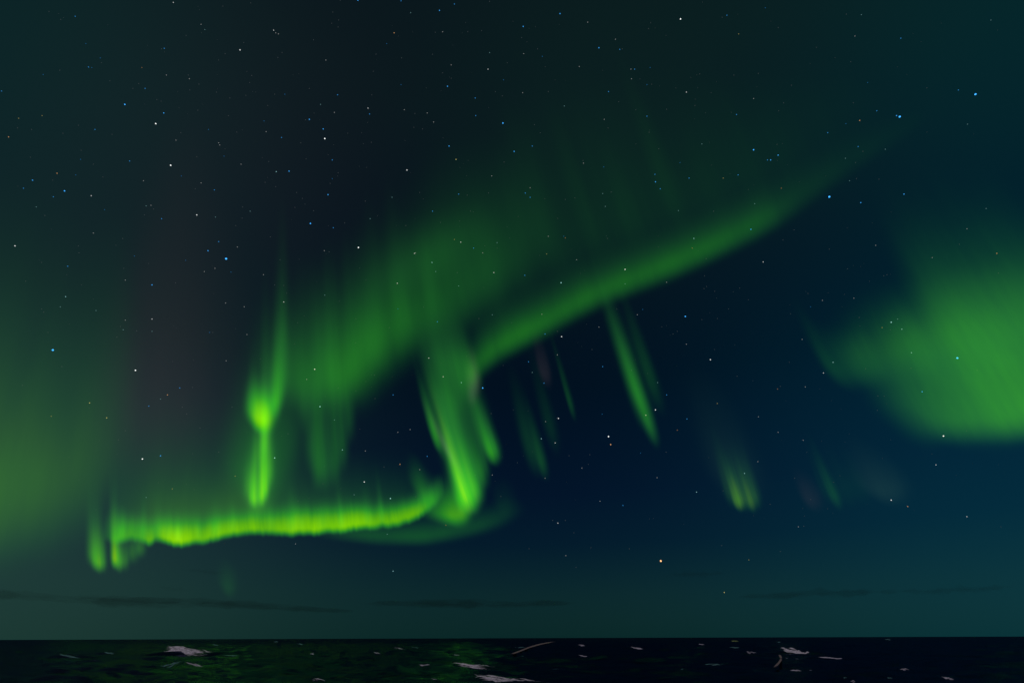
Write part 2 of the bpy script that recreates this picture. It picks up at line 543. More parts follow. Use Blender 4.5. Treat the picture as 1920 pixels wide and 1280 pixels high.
def aurora_mat(name, fine, broad, fine_s=0.16, broad_s=0.035, stretch=0.006, redness=1.0, tintc=None, hot=0.42):
    """emitting gas: additive light; brightness from the curtain's own glow, broken into rays along the field lines"""
    m, n, l = new_mat(name)
    m.cycles.emission_sampling = 'NONE'
    out = N(n, 'ShaderNodeOutputMaterial')
    at = lambda a: N(n, 'ShaderNodeAttribute', attribute_name=a).outputs['Fac']
    g, s, r, wgt = at('glow'), at('along'), at('rise'), at('weight')
    fac = None
    for sc, amp, st, seed in ((fine_s, fine, stretch, 3.1), (broad_s, broad, stretch * 0.8, 8.7)):
        cx = N(n, 'ShaderNodeCombineXYZ')
        l.new(math_node(n, l, 'MULTIPLY', s, sc), cx.inputs[0])
        l.new(math_node(n, l, 'MULTIPLY', r, st), cx.inputs[1])
        l.new(math_node(n, l, 'ADD', wgt, seed), cx.inputs[2])
        nz = N(n, 'ShaderNodeTexNoise', inp={'Scale': 1.0, 'Detail': 4.0, 'Roughness': 0.68})
        l.new(cx.outputs[0], nz.inputs['Vector'])
        v = math_node(n, l, 'MULTIPLY_ADD', math_node(n, l, 'SUBTRACT', nz.outputs[0], 0.5), 2.6 * amp, 1.0)
        v = math_node(n, l, 'MAXIMUM', v, 0.05)
        fac = v if fac is None else math_node(n, l, 'MULTIPLY', fac, v)
    tot = math_node(n, l, 'MULTIPLY', g, fac)
    em = N(n, 'ShaderNodeEmission')
    if tintc is None:
        k = ramp(n, l, tot, [(0.0, (0.10, 1, 0.16)), (0.06, (0.075 * redness ** 1.2, 1, 0.08)), (0.2, (0.08 * redness, 1, 0.03)), (0.38, (0.22 * redness, 1, 0.0)), (0.85, (hot * redness, 1, 0.0))], 'LINEAR')
        l.new(k, em.inputs[0])
    else:
        em.inputs[0].default_value = (*tintc, 1)
    l.new(math_node(n, l, 'MULTIPLY', tot, math_node(n, l, 'FRACT', wgt)), em.inputs[1])
    tr = N(n, 'ShaderNodeBsdfTransparent')
    if tintc is None:
        tcol = ramp(n, l, math_node(n, l, 'MULTIPLY', tot, math_node(n, l, 'FRACT', wgt)), [(0.0, (1, 1, 1)), (0.25, (1, 1, 0.35)), (0.6, (0.9, 1, 0.15))], 'LINEAR')
        l.new(tcol, tr.inputs[0])
    ad = N(n, 'ShaderNodeAddShader')
    l.new(em.outputs[0], ad.inputs[0])
    l.new(tr.outputs[0], ad.inputs[1])
    l.new(ad.outputs[0], out.inputs[0])
    return m


AM = {
    'band': aurora_mat('aurora_bright_band', 0.17, 0.50, fine_s=0.075, broad_s=0.014, stretch=0.003, hot=0.5),
    'rays': aurora_mat('aurora_rays', 0.30, 0.35, fine_s=0.09, broad_s=0.03, stretch=0.003),
    'cloud': aurora_mat('aurora_rayed_cloud', 0.26, 0.55, fine_s=0.028, broad_s=0.009, stretch=0.0022),
    'soft': aurora_mat('aurora_soft', 0.0, 0.35, fine_s=0.05, broad_s=0.014, stretch=0.004),
    'patch': aurora_mat('aurora_patch', 0.38, 0.50, fine_s=0.030, broad_s=0.010, stretch=0.006, redness=1.35),
    'leftglow': aurora_mat('aurora_yellowish_glow', 0.2, 0.35, fine_s=0.03, broad_s=0.010, stretch=0.002, redness=2.2),
    'column': aurora_mat('aurora_column', 0.30, 0.35, fine_s=0.09, broad_s=0.03, stretch=0.003, redness=1.7),
    'mauve': aurora_mat('aurora_mauve_fringe', 0.1, 0.3, tintc=(1.0, 0.85, 0.95)),
    'red': aurora_mat('aurora_red_veil', 0.0, 0.3, broad_s=0.02, tintc=(1.0, 0.42, 0.45)),
    'grey': aurora_mat('aurora_pale_beam', 0.15, 0.3, tintc=(0.35, 1.0, 0.6)),
    'yellow': aurora_mat('aurora_yellow_beam', 0.45, 0.4, fine_s=0.16, redness=3.0),
}
ROWS = np.array([-1, -.75, -.5, -.25, 0, .25, .5, .75, 1.0])


def pchip_like(x, xp, fp):
    """smooth interpolation through nodes without overshoot"""
    xp, fp = np.asarray(xp, float), np.asarray(fp, float)
    h = np.diff(xp)
    d = np.diff(fp) / h
    m = np.zeros_like(fp)
    m[0], m[-1] = d[0], d[-1]
    for i in range(1, len(fp) - 1):
        if d[i - 1] * d[i] > 0:
            m[i] = 2 * d[i - 1] * d[i] / (d[i - 1] + d[i])
    i = np.clip(np.searchsorted(xp, x) - 1, 0, len(h) - 1)
    t = (x - xp[i]) / h[i]
    return ((1 + 2 * t) * (1 - t) ** 2 * fp[i] + t * (1 - t) ** 2 * h[i] * m[i]
            + t * t * (3 - 2 * t) * fp[i + 1] + t * t * (t - 1) * h[i] * m[i + 1])


def curtain(label, nodes, mat, q=2.0, tall=0.0, tall_h=100.0, edge=12.0, step=3.0, layers=5, jit=2.0, jx=3.0, rag=0.0, blur=4.0, gain=1.0, floor=0.003, up=None, name='aurora_curtain', parent=None):
    """nodes: (x, y of the lower border, core glow, core height[, tall glow]); the border is laid out on the 100 km level and the
    gas above it runs up the field lines.  Several nested sheets give the curtain depth."""
    nd = np.array([(*a, tall) if len(a) == 4 else a for a in nodes], float)
    seg = np.hypot(np.diff(nd[:, 0]), np.diff(nd[:, 1]))
    t = np.concatenate([[0], np.cumsum(seg)])
    T = np.linspace(0, t[-1], max(10, int(t[-1] / step)))
    bx, by, ic, hc, it = (pchip_like(T, t, nd[:, k]) for k in range(5))
    tn = np.clip(np.minimum(T, T[-1] - T) / (0.3 * T[-1]), 0, 1)
    it = it * tn * tn * (3 - 2 * tn)
    kw = int(blur / (T[1] - T[0]))
    if kw > 0:
        ker = np.hanning(2 * kw + 3)[1:-1]
        ic = np.convolve(np.pad(ic, kw, mode='constant'), ker / ker.sum(), 'valid')
    seed = float(len(label) * 3.3 + nodes[0][0] * 0.013)
    if rag:
        by = by + rag * (vnoise1(T / 14, seed) - 0.5) * 2 + rag * 0.6 * (vnoise1(T / 5, seed + 5) - 0.5) * 2
    hmax = np.maximum(hc * (6 if q < 1.5 else 2.4 if q < 3 else 1.7), np.where(it > 0.004, tall_h * 3.2, 0))
    rows = np.concatenate([np.linspace(-1, 1, 9) * edge, edge + (np.linspace(0, 1, 24)[1:] ** 1.5) * max(20, hmax.max())])
    ws = {1: [1.0], 3: [.25, .5, .25], 5: [.12, .22, .32, .22, .12], 7: [.05, .12, .2, .26, .2, .12, .05]}[layers]
    FU = F_UP if up is None else np.array(cam_dir(*up))
    fu_up, fu_d = FU @ CR[:, 1], -(FU @ CR[:, 2])
    verts, faces, A = [], [], {'glow': [], 'along': [], 'rise': [], 'weight': []}
    off = 0
    for li, wt in enumerate(ws):
        o = (li - (len(ws) - 1) / 2)
        sx = bx + o * jx
        sy = by + o * jit
        sy = np.minimum(sy, 1185)
        d = pix_dirs(sx, sy)
        B = d * (AUR_H / d[:, 2])[:, None]
        Bu, Bd = B @ CR[:, 1], -(B @ CR[:, 2])
        R, C = np.meshgrid(rows, np.arange(len(T)), indexing='ij')
        yy = sy[None, :] - rows[:, None]
        kk = (H0 / 2 - yy) / FPX
        s = (kk * Bd[None, :] - Bu[None, :]) / (fu_up - kk * fu_d)
        P = B[None] + s[..., None] * FU
        P[..., 2] += CAM_H
        S = np.clip((R / edge + 1) / 2, 0, 1)
        S = S * S * (3 - 2 * S)
        rp = np.maximum(R, 0)
        g = S * (ic[None, :] * np.exp(-(rp / hc[None, :]) ** q) + it[None, :] * np.exp(-rp / tall_h))
        ends = np.minimum(T, T[-1] - T) / 6.0
        g = np.maximum(g * gain - floor, 0) * np.clip(ends, 0, 1)[None, :]
        f = grid_faces(len(rows), len(T))
        gf = g.ravel()
        f = f[gf[f].max(1) > 0]
        used = np.unique(f)
        remap = np.full(gf.size, -1)
        remap[used] = np.arange(len(used)) + off
        verts.append(P.reshape(-1, 3)[used])
        faces.append(remap[f])
        A['glow'].append(gf[used])
        A['along'].append((np.broadcast_to(T[None, :] + o * jx * 0.6, R.shape) + seed * 17).ravel()[used])
        A['rise'].append(R.ravel()[used])
        A['weight'].append(np.full(len(used), wt))
        off += len(used)
    ob = new_obj(name, np.concatenate(verts), np.concatenate(faces), AM[mat], parent)
    for k, v in A.items():
        a = ob.data.attributes.new(k, 'FLOAT', 'POINT')
        a.data.foreach_set('value', np.concatenate(v).astype(np.float32))
    if parent is None:
        tag(ob, label, 'aurora', 'curtains and rays of the aurora')
    return ob


def bundle(label, rays, mat='rays', up=None, q=1.7, trail=0.10):
    """a curtain seen as separate rays; rays: (x, y of the foot, length, half width, glow, softness of the foot)"""
    root = bpy.data.objects.new('aurora_curtain', None)
    COL.objects.link(root)
    x0, y0 = rays[0][0], min(rays[0][1], 1185)
    d = np.array(cam_dir(x0, y0))
    root.location = d * (AUR_H / d[2])
    inv = np.array(root.location)
    tag(root, label, 'aurora', 'curtains and rays of the aurora')
    for i, (x, y, ln, hw, g, e) in enumerate(rays):
        offs = np.array([-2.4, -1.7, -1.1, -.55, 0, .55, 1.1, 1.7, 2.4])
        nd = [(x + o * hw, y - 1.5 * o * o - o * hw * 0.25, g * math.exp(-o * o * 0.9) * (abs(o) < 2.3), ln * (1 - 0.06 * abs(o))) for o in offs]
        r = curtain('ray%s%d' % (label[:9], i), nd, mat, q=q, edge=e, tall=trail * g, tall_h=ln * 1.2, step=max(0.8, hw / 5), layers=5, jit=2.0, jx=max(0.6, hw * 0.28), blur=hw * 0.5, up=up, floor=0.0015, name='ray' if hw < 12 else 'glow_sheet', parent=root)
        co = np.empty(len(r.data.vertices) * 3, np.float32)
        r.data.vertices.foreach_get('co', co)
        r.data.vertices.foreach_set('co', (co.reshape(-1, 3) - inv.astype(np.float32)).ravel())
        r.data.update()
    return root


curtain('brightest low yellow green band running level above the horizon', [
    (190, 1008, .0, 40), (212, 1014, .13, 46), (226, 1015, .26, 42), (245, 1010, .24, 34), (262, 1013, .28, 34), (280, 1018, .38, 35),
    (292, 1011, .28, 32), (304, 1013, .44, 34), (340, 1019, .68, 38), (372, 1015, .54, 36), (400, 1010, .44, 34), (440, 1001, .42, 32), (480, 997, .44, 33),
    (520, 997, .46, 35), (560, 999, .50, 37), (600, 996, .50, 36), (640, 993, .50, 35), (680, 989, .50, 33), (720, 985, .48, 31), (760, 977, .43, 29),
    (788, 965, .32, 28), (806, 953, .20, 28), (822, 938, .10, 30), (836, 920, .0, 30)], 'band', q=2.8, edge=9, rag=1.6, step=1.5, tall=.05, tall_h=50, jx=1.0, jit=1.5, layers=3, blur=5, up=(330, -2600))
bundle('hooked green rays curling down at the start of the bright band', [(216, 1057, 62, 5, .44, 13), (224, 1063, 42, 5, .26, 13), (234, 1060, 36, 6, .13, 14), (250, 1046, 34, 8, .10, 16), (264, 1036, 32, 7, .11, 14)], mat='column', up=(120, -2400))
bundle('fine uneven spikes of light standing on the bright band', [(228, 1008, 27, 5.4, 0.16, 16), (268, 1006, 42, 4.8, 0.08, 16), (296, 1004, 37, 7.1, 0.08, 16), (316, 1004, 38, 5.9, 0.05, 16), (334, 1006, 22, 5.2, 0.16, 16), (372, 1004, 24, 4.2, 0.08, 16), (404, 998, 29, 6.6, 0.16, 16), (436, 992, 35, 6.3, 0.05, 16), (508, 986, 32, 5.9, 0.05, 16), (548, 988, 42, 7.8, 0.11, 16), (566, 988, 22, 4.2, 0.05, 16), (604, 984, 25, 7.1, 0.05, 16), (640, 982, 36, 4.2, 0.11, 16), (690, 976, 34, 5.7, 0.08, 16), (716, 973, 43, 3.7, 0.08, 16)], up=(330, -2600))
bundle('tall narrow rays striping the large diffuse cloud of light', [(552, 720, 99, 12, 0.024, 60), (574, 742, 164, 20, 0.016, 60), (606, 715, 105, 17, 0.042, 60), (626, 735, 161, 15, 0.024, 60), (664, 705, 133, 11, 0.042, 60), (690, 680, 127, 14, 0.042, 60), (712, 660, 154, 15, 0.032, 60), (758, 625, 152, 15, 0.032, 60), (812, 585, 93, 10, 0.024, 60), (530, 680, 153, 9, 0.042, 60)], q=1.8)
bundle('very faint tall rays striping the sky above the diagonal arc', [(930, 560, 158, 21, 0.012, 80), (990, 530, 245, 21, 0.006, 80), (1050, 500, 223, 22, 0.009, 80), (1110, 470, 221, 22, 0.006, 80), (1190, 445, 173, 23, 0.006, 80), (1270, 410, 230, 18, 0.009, 80), (1010, 470, 194, 25, 0.012, 80), (880, 580, 189, 16, 0.006, 80)], q=1.8)
curtain('dim green veil standing above the low bright band', [
    (196, 1000, .0, 120), (222, 1003, .05, 120), (300, 990, .085, 110), (400, 975, .09, 90), (470, 965, .09, 80), (520, 965, .05, 80), (600, 965, .04, 70), (700, 960, .035, 60), (790, 950, .02, 60), (840, 930, 0, 60)],
    'leftglow', q=1.3, edge=24, step=4, jx=5, blur=10)
bundle('short separate hook of green rays before the start of the bright band', [(186, 1065, 58, 5.5, .28, 12), (178, 1060, 54, 5, .22, 13), (171, 1050, 64, 6, .11, 16), (194, 1064, 50, 5, .12, 13)], mat='column', up=(100, -2400))
curtain('faint green veil hanging just under the end of the bright band', [
    (570, 1000, .0, 30), (650, 1008, .05, 28), (720, 1014, .07, 28), (780, 1015, .07, 30), (840, 1007, .065, 32), (900, 994, .048, 30), (940, 980, .030, 30), (965, 968, .014, 32), (992, 955, .0, 32)], 'soft', edge=14, jx=5, blur=10)
curtain('bright double ray dropping onto the low band from the round knot', [
    (448, 930, .0, 60), (464, 941, .20, 62), (474, 946, .42, 70), (481, 945, .24, 70), (488, 943, .46, 100), (495, 939, .58, 115), (503, 926, .28, 105), (511, 905, .10, 90), (524, 875, .0, 80)], 'column', q=2.0, edge=14, step=1.2, jx=2.6, blur=5, gain=0.28)
bundle('ragged separate rays within the tall green column', [(471, 940, 56, 4, .22, 14), (477, 946, 72, 3.8, .32, 12), (484, 944, 56, 4, .13, 13), (491, 941, 125, 4.5, .36, 14), (498, 928, 120, 4.5, .30, 16), (506, 902, 95, 5, .14, 22), (496, 840, 60, 6, .20, 26), (486, 865, 60, 8, .10, 26), (464, 925, 50, 5, .08, 18), (484, 958, 56, 14, .12, 26)], mat='column')
curtain('bright round knot of green at the top of the tall column', [
    (456, 772, .0, 40), (472, 790, .26, 48), (484, 800, .66, 52), (496, 802, .70, 50), (508, 795, .30, 46), (524, 775, .0, 40)], 'soft', q=2.2, edge=18, step=1.2, jx=3.5, jit=3, blur=6)
bundle('slim vertical rays rising beside the round knot', [(519, 768, 90, 6, .24, 22), (527, 752, 95, 6, .12, 26), (512, 770, 62, 6, .13, 22), (502, 782, 62, 9, .13, 22), (478, 778, 52, 8, .14, 20), (535, 725, 90, 7, .05, 30), (470, 765, 50, 6, .06, 22)])
curtain('soft green halo round the knot and the tall column', [
    (410, 880, .0, 120), (445, 912, .05, 150), (478, 930, .10, 180), (505, 925, .10, 200), (535, 885, .065, 170), (580, 800, .0, 120)], 'soft', q=2, edge=44, jx=9, jit=5, layers=7, blur=14)
curtain('large diffuse green cloud of light above the wispy rays', [
    (480, 690, .0, 100), (540, 745, .06, 120), (590, 750, .09, 125), (630, 742, .115, 120), (668, 724, .145, 118), (705, 688, .135, 110), (750, 650, .095, 112), (800, 622, .058, 125),
    (850, 595, .045, 150), (900, 562, .034, 160), (960, 520, .022, 160), (1060, 450, .0, 160)], 'cloud', q=1.9, edge=40, step=5, tall=.018, tall_h=150, jit=8, jx=10, layers=7, blur=30)
curtain('weaker pale green smudge above the large diffuse cloud', [
    (680, 570, .0, 60), (760, 532, .035, 70), (820, 502, .048, 65), (870, 470, .028, 60), (940, 430, .0, 60)], 'soft', edge=44, jit=7, jx=9, layers=7, blur=20)
bundle('wispy green rays hanging under the large diffuse cloud', [(598, 896, 165, 9, .10, 34), (584, 868, 140, 9, .045, 34), (612, 900, 150, 8, .06, 34), (628, 892, 180, 8, .065, 34), (642, 862, 170, 8, .055, 34), (655, 810, 140, 8, .04, 34), (570, 790, 110, 9, .035, 34)])
curtain('long diagonal green arc climbing across the upper sky', [
    (876, 730, .0, 36), (890, 706, .09, 36), (906, 687, .145, 38), (935, 664, .155, 40), (975, 642, .165, 40), (1025, 615, .145, 38), (1080, 584, .145, 38), (1140, 555, .13, 37), (1200, 532, .13, 37),
    (1270, 504, .13, 36), (1340, 472, .115, 36), (1400, 443, .10, 36), (1440, 422, .07, 38), (1480, 398, .038, 40), (1540, 358, .020, 44), (1620, 305, .012, 48), (1720, 245, .006, 50), (1800, 190, .0, 50)],
    'soft', q=1.6, edge=22, step=4, jit=3, jx=3, blur=14)
curtain('dim tall green rays fanning up above the diagonal arc', [
    (800, 660, .0, 180), (900, 620, .018, 220), (1000, 580, .017, 240), (1100, 520, .019, 240), (1200, 480, .018, 230), (1300, 440, .016, 210), (1400, 400, .018, 190), (1480, 355, .013, 170), (1600, 270, .008, 150), (1760, 170, .0, 120)],
    'cloud', q=1.6, edge=70, step=6, jit=12, jx=14, layers=7, blur=40)
bundle('pale streaked throat where the arc bends down into the curl', [(856, 790, 150, 26, .055, 60), (868, 880, 120, 19, .060, 50), (824, 770, 120, 12, .040, 40), (852, 785, 140, 11, .045, 40), (864, 752, 110, 11, .045, 36), (876, 735, 95, 11, .075, 32), (888, 718, 66, 9, .11, 26), (846, 836, 110, 8, .055, 30), (858, 705, 60, 20, .05, 38), (830, 690, 60, 16, .035, 38)], up=(330, -1600), q=2.0)
bundle('small bright green rim on the outer side of the curl', [(821, 834, 60, 5.5, .17, 18), (813, 812, 60, 5.5, .08, 20), (830, 850, 50, 6, .06, 18)], up=(200, -1500))
bundle('vivid bundle of slanting rays inside the curl', [(878, 945, 100, 14, .22, 26), (866, 950, 80, 7, .18, 18), (888, 948, 95, 7, .22, 20), (897, 928, 95, 7, .19, 22), (905, 900, 85, 7, .13, 24), (884, 915, 130, 12, .08, 34), (862, 908, 110, 8, .10, 28), (911, 878, 60, 6, .06, 24)], up=(250, -1500))
bundle('sharp yellow green streak along the inner edge of the curl', [(877, 949, 112, 6.8, .30, 20), (872, 930, 90, 6, .12, 24), (893, 935, 90, 5, .10, 22)], mat='yellow', up=(130, -1500))
curtain('bright green foot of the curl joining the end of the bright band', [
    (770, 960, .0, 30), (800, 966, .07, 34), (822, 972, .16, 38), (840, 976, .27, 44), (854, 978, .35, 50), (866, 975, .36, 54), (877, 966, .26, 54), (888, 948, .12, 50), (902, 922, .04, 46), (914, 895, .0, 40)], 'soft', edge=14, step=1.2, jx=3, layers=7, blur=8)
bundle('detached green lobe hanging beside the curl', [(925, 860, 46, 7, .24, 16), (918, 852, 70, 8, .11, 24), (908, 832, 80, 12, .06, 34), (932, 850, 50, 6, .08, 20), (898, 790, 80, 14, .04, 38)], up=(200, -1500))
curtain('mauve grey fringe on the shaded side of the curl', [
    (816, 800, .0, 50), (834, 840, .050, 64), (848, 864, .065, 64), (860, 884, .03, 50), (868, 900, .0, 50)], 'mauve', edge=20, step=1.5, up=(-200, -1500), jx=3.5, layers=7, blur=6)
curtain('mauve edge where the arc bends into the curl', [
    (878, 765, .0, 50), (887, 750, .034, 55), (893, 735, .040, 55), (902, 708, .0, 45)], 'mauve', edge=18, step=1.5, jx=2.5, layers=7, blur=5)
curtain('faint smoky wisp standing on the end of the bright band', [
    (764, 895, .0, 34), (780, 923, .045, 48), (794, 939, .11, 46), (806, 945, .12, 36), (820, 935, .04, 30), (832, 915, .0, 30)], 'soft', edge=18, step=1.5, jx=3, layers=7, blur=6)
bundle('tallest slanting green ray in the dark gap under the arc', [(1207, 778, 110, 10, .11, 46), (1221, 812, 120, 7, .085, 34), (1194, 742, 110, 9, .055, 44), (1185, 690, 90, 12, .02, 50), (1228, 822, 90, 6, .03, 26)], up=(420, -1600), q=1.6)
bundle('dim narrow ray just beside the tallest slanting ray', [(1232, 750, 130, 9, .024, 44), (1222, 720, 110, 9, .014, 44)], up=(460, -1600))
bundle('hair thin green ray nearest the pink tinted wisp', [(1073, 772, 84, 4, .036, 26)], up=(420, -1600))
bundle('dim hanging green tatter below the hair thin ray', [(1020, 884, 70, 6, .042, 24), (1006, 874, 100, 11, .026, 34), (1038, 826, 110, 9, .018, 44), (992, 846, 110, 10, .012, 44)], up=(420, -1600))
curtain('faint pink tinted wisp under the start of the arc', [
    (1008, 695, .0, 50), (1019, 714, .011, 66), (1027, 717, .012, 66), (1037, 700, .0, 50)], 'mauve', edge=20, step=2, floor=.001, jx=2.5, blur=5)
curtain('faint green spur past the foot of the curl', [
    (922, 940, .0, 50), (944, 964, .014, 56), (956, 962, .012, 60), (976, 935, .0, 60)], 'rays', edge=22, step=2, jx=4, layers=7, blur=8)
bundle('small yellow green twin beam low over the sea', [(1386, 949, 42, 6, .20, 12), (1410, 950, 52, 6, .10, 14), (1398, 948, 60, 8, .05, 16), (1374, 940, 70, 8, .04, 20), (1420, 942, 60, 6, .04, 18)], mat='yellow', up=(650, -1700))
curtain('dim grey green column rising above the twin beam', [
    (1318, 880, .0, 140), (1365, 920, .011, 170), (1398, 932, .013, 170), (1450, 895, .0, 140)], 'grey', q=1.6, edge=44, floor=.002, jx=8, layers=7, blur=16)
bundle('faint slanting green beam between the twin beam and the grey one', [(1570, 944, 66, 7, .036, 18), (1556, 934, 70, 9, .012, 26), (1594, 938, 80, 14, .010, 30), (1620, 936, 80, 14, .008, 30)], up=(520, -1600))
curtain('faint grey green beam nearest the broad green patch', [
    (1590, 900, .0, 70), (1636, 930, .013, 90), (1666, 938, .021, 80), (1688, 936, .016, 76), (1722, 908, .0, 60)], 'grey', q=1.6, edge=24, step=2, jx=6, layers=7, blur=10)
curtain('barely visible short ray ahead of the faint slanting beam', [
    (1500, 930, .0, 40), (1519, 950, .008, 54), (1532, 950, .007, 54), (1550, 932, .0, 40)], 'mauve', edge=20, floor=.001, jx=4, blur=6)
bundle('broad diffuse green patch spreading past the photo edge', [(1672, 772, 70, 26, 0.018, 50), (1705, 796, 100, 24, 0.030, 50), (1738, 806, 125, 26, 0.050, 50), (1772, 810, 140, 30, 0.070, 30), (1812, 814, 165, 30, 0.094, 30), (1850, 810, 180, 28, 0.078, 30), (1885, 812, 250, 30, 0.113, 30), (1925, 806, 268, 34, 0.113, 30), (1970, 800, 268, 40, 0.122, 30), (2040, 795, 275, 50, 0.122, 30), (2130, 790, 275, 60, 0.113, 30), (2250, 780, 220, 80, 0.086, 44), (1760, 720, 110, 30, 0.039, 44), (1820, 700, 110, 40, 0.047, 44), (1900, 680, 110, 44, 0.047, 44), (1690, 705, 70, 26, 0.025, 50), (1640, 705, 60, 26, 0.022, 50), (1735, 690, 85, 24, 0.030, 50), (1990, 660, 110, 60, 0.047, 44)], mat='patch', q=2.6, trail=0.0)
curtain('brighter diagonal upper lobe of the broad green patch', [
    (1560, 675, .0, 40), (1610, 695, .04, 60), (1670, 690, .07, 80), (1730, 675, .08, 85), (1800, 655, .07, 85), (1880, 630, .06, 85), (1980, 600, .05, 80), (2120, 550, .0, 80)], 'patch', q=2.2, edge=46, step=5, jit=8, jx=9, layers=7, blur=30)
curtain('brighter lower lobe of the broad green patch', [
    (1720, 800, .0, 50), (1770, 812, .03, 80), (1830, 815, .05, 100), (1890, 808, .07, 120), (1960, 796, .08, 130), (2100, 780, .06, 130), (2260, 770, .0, 120)], 'patch', q=2.2, edge=30, step=5, jit=8, jx=9, layers=7, blur=30)
curtain('dim green point leading into the broad patch', [
    (1510, 610, .0, 70), (1536, 668, .022, 84), (1560, 704, .04, 72), (1590, 716, .038, 66), (1635, 712, .028, 66), (1690, 695, .0, 50)], 'soft', q=1.7, edge=30, step=2, jx=5, layers=7, blur=12)
curtain('pale yellowish green glow at the edge of the sky beside the short hook', [
    (-420, 1010, .0, 250), (-220, 1005, .11, 270), (-80, 1000, .12, 260), (10, 990, .12, 240), (45, 980, .095, 230), (85, 975, .07, 230), (125, 960, .065, 240), (165, 940, .06, 240), (205, 915, .035, 220), (260, 880, .0, 180)],
    'leftglow', q=1.5, edge=110, step=5, jit=9, jx=8, layers=7, blur=24, tall=.02, tall_h=220)
curtain('dull reddish veil of tall rays rising over the short hook', [
    (120, 850, .0, 260), (200, 850, .007, 340), (255, 850, .012, 400), (310, 850, .012, 420), (380, 850, .007, 400), (520, 850, .0, 300)], 'red', q=2, edge=110, step=5, jit=8, jx=10, layers=7, blur=40, floor=.001)
curtain('tiny lone green ray below the bright band', [
    (404, 1086, .0, 40), (420, 1108, .020, 50), (430, 1114, .030, 44), (438, 1112, .016, 44), (450, 1094, .0, 40)], 'soft', edge=16, step=2, jx=3, layers=7, blur=5)

# ------------------------------------------------------------------ thin clouds near the horizon
m_cloud, n, l = new_mat('cloud_vapour')
out = N(n, 'ShaderNodeOutputMaterial')
pv = N(n, 'ShaderNodeVolumePrincipled', inp={'Color': (0.08, 0.12, 0.12, 1), 'Density': 0.00014, 'Anisotropy': 0.2})
l.new(pv.outputs[0], out.inputs['Volume'])
CLOUDS = [
    (130, 1122, 330, 14, 'long dark cloud bank lying low beside the photo edge'),
    (430, 1132, 420, 10, 'long thin dark cloud streak below the short hook of the aurora'),
    (390, 1071, 66, 9, 'small dark cloud wisp under the level bright band'),
    (330, 1103, 50, 8, 'tiny dark cloud wisp just above the long cloud streak'),
    (1300, 1076, 110, 12, 'small dim cloud below the orange planet'),
    (880, 1131, 420, 14, 'faint wide cloud streak below the middle of the sky'),
    (1540, 1112, 260, 12, 'faint dark cloud streak below the faint beams'),
    (1790, 1105, 130, 12, 'small dim cloud below the broad green patch'),
]
for k, (cx, cy, wpx, hpx, label) in enumerate(CLOUDS):
    d = pix_dirs(cx, cy)
    hd = math.hypot(d[0], d[1])
    D = 32000.0 + 2500 * (k % 3)
    P = d * (D / hd)
    per = D / PXA
    a, bb, cc = wpx / 2 * per, wpx * 0.22 * per, hpx * 0.36 * per
    nu, nv = 96, 40
    th = np.linspace(0, 2 * PI, nu + 1)[:-1]
    ph = np.linspace(-PI / 2, PI / 2, nv)
    TH, PH = np.meshgrid(th, ph, indexing='ij')
    X, Y, Z = np.cos(TH) * np.cos(PH), np.sin(TH) * np.cos(PH), np.sin(PH)
    bl = np.clip(2.4 * vnoise2(X * 7 + 9, Y * 3 + 2, k * 5.1 + 2) * (0.4 + vnoise2(X * 17 + 3, Y * 6, k + 4.4)) - 0.45, 0.02, 2)
    wob = 0.5 * (vnoise1(X * 2.3 + 7, k + 0.7) - 0.5)
    f2 = np.array([d[0], d[1]]) / hd
    r2 = np.array([f2[1], -f2[0]])
    lx, ly, lz = X * a, Y * bb, (Z * bl + wob) * cc
    tilt = -0.03 if cx < 700 else 0.0
    vx = P[0] + r2[0] * lx + f2[0] * ly
    vy = P[1] + r2[1] * lx + f2[1] * ly
    vz = P[2] + CAM_H + lz + lx * tilt
    i, j = np.meshgrid(np.arange(nu), np.arange(nv - 1), indexing='ij')
    q0, q1 = (i * nv + j).ravel(), (((i + 1) % nu) * nv + j).ravel()
    fc = np.stack([q0, q1, q1 + 1, q0 + 1], -1)
    o = new_obj('cloud', np.stack([vx.ravel(), vy.ravel(), vz.ravel()], -1), fc, m_cloud)
    tag(o, label, 'cloud', 'thin clouds near the horizon')

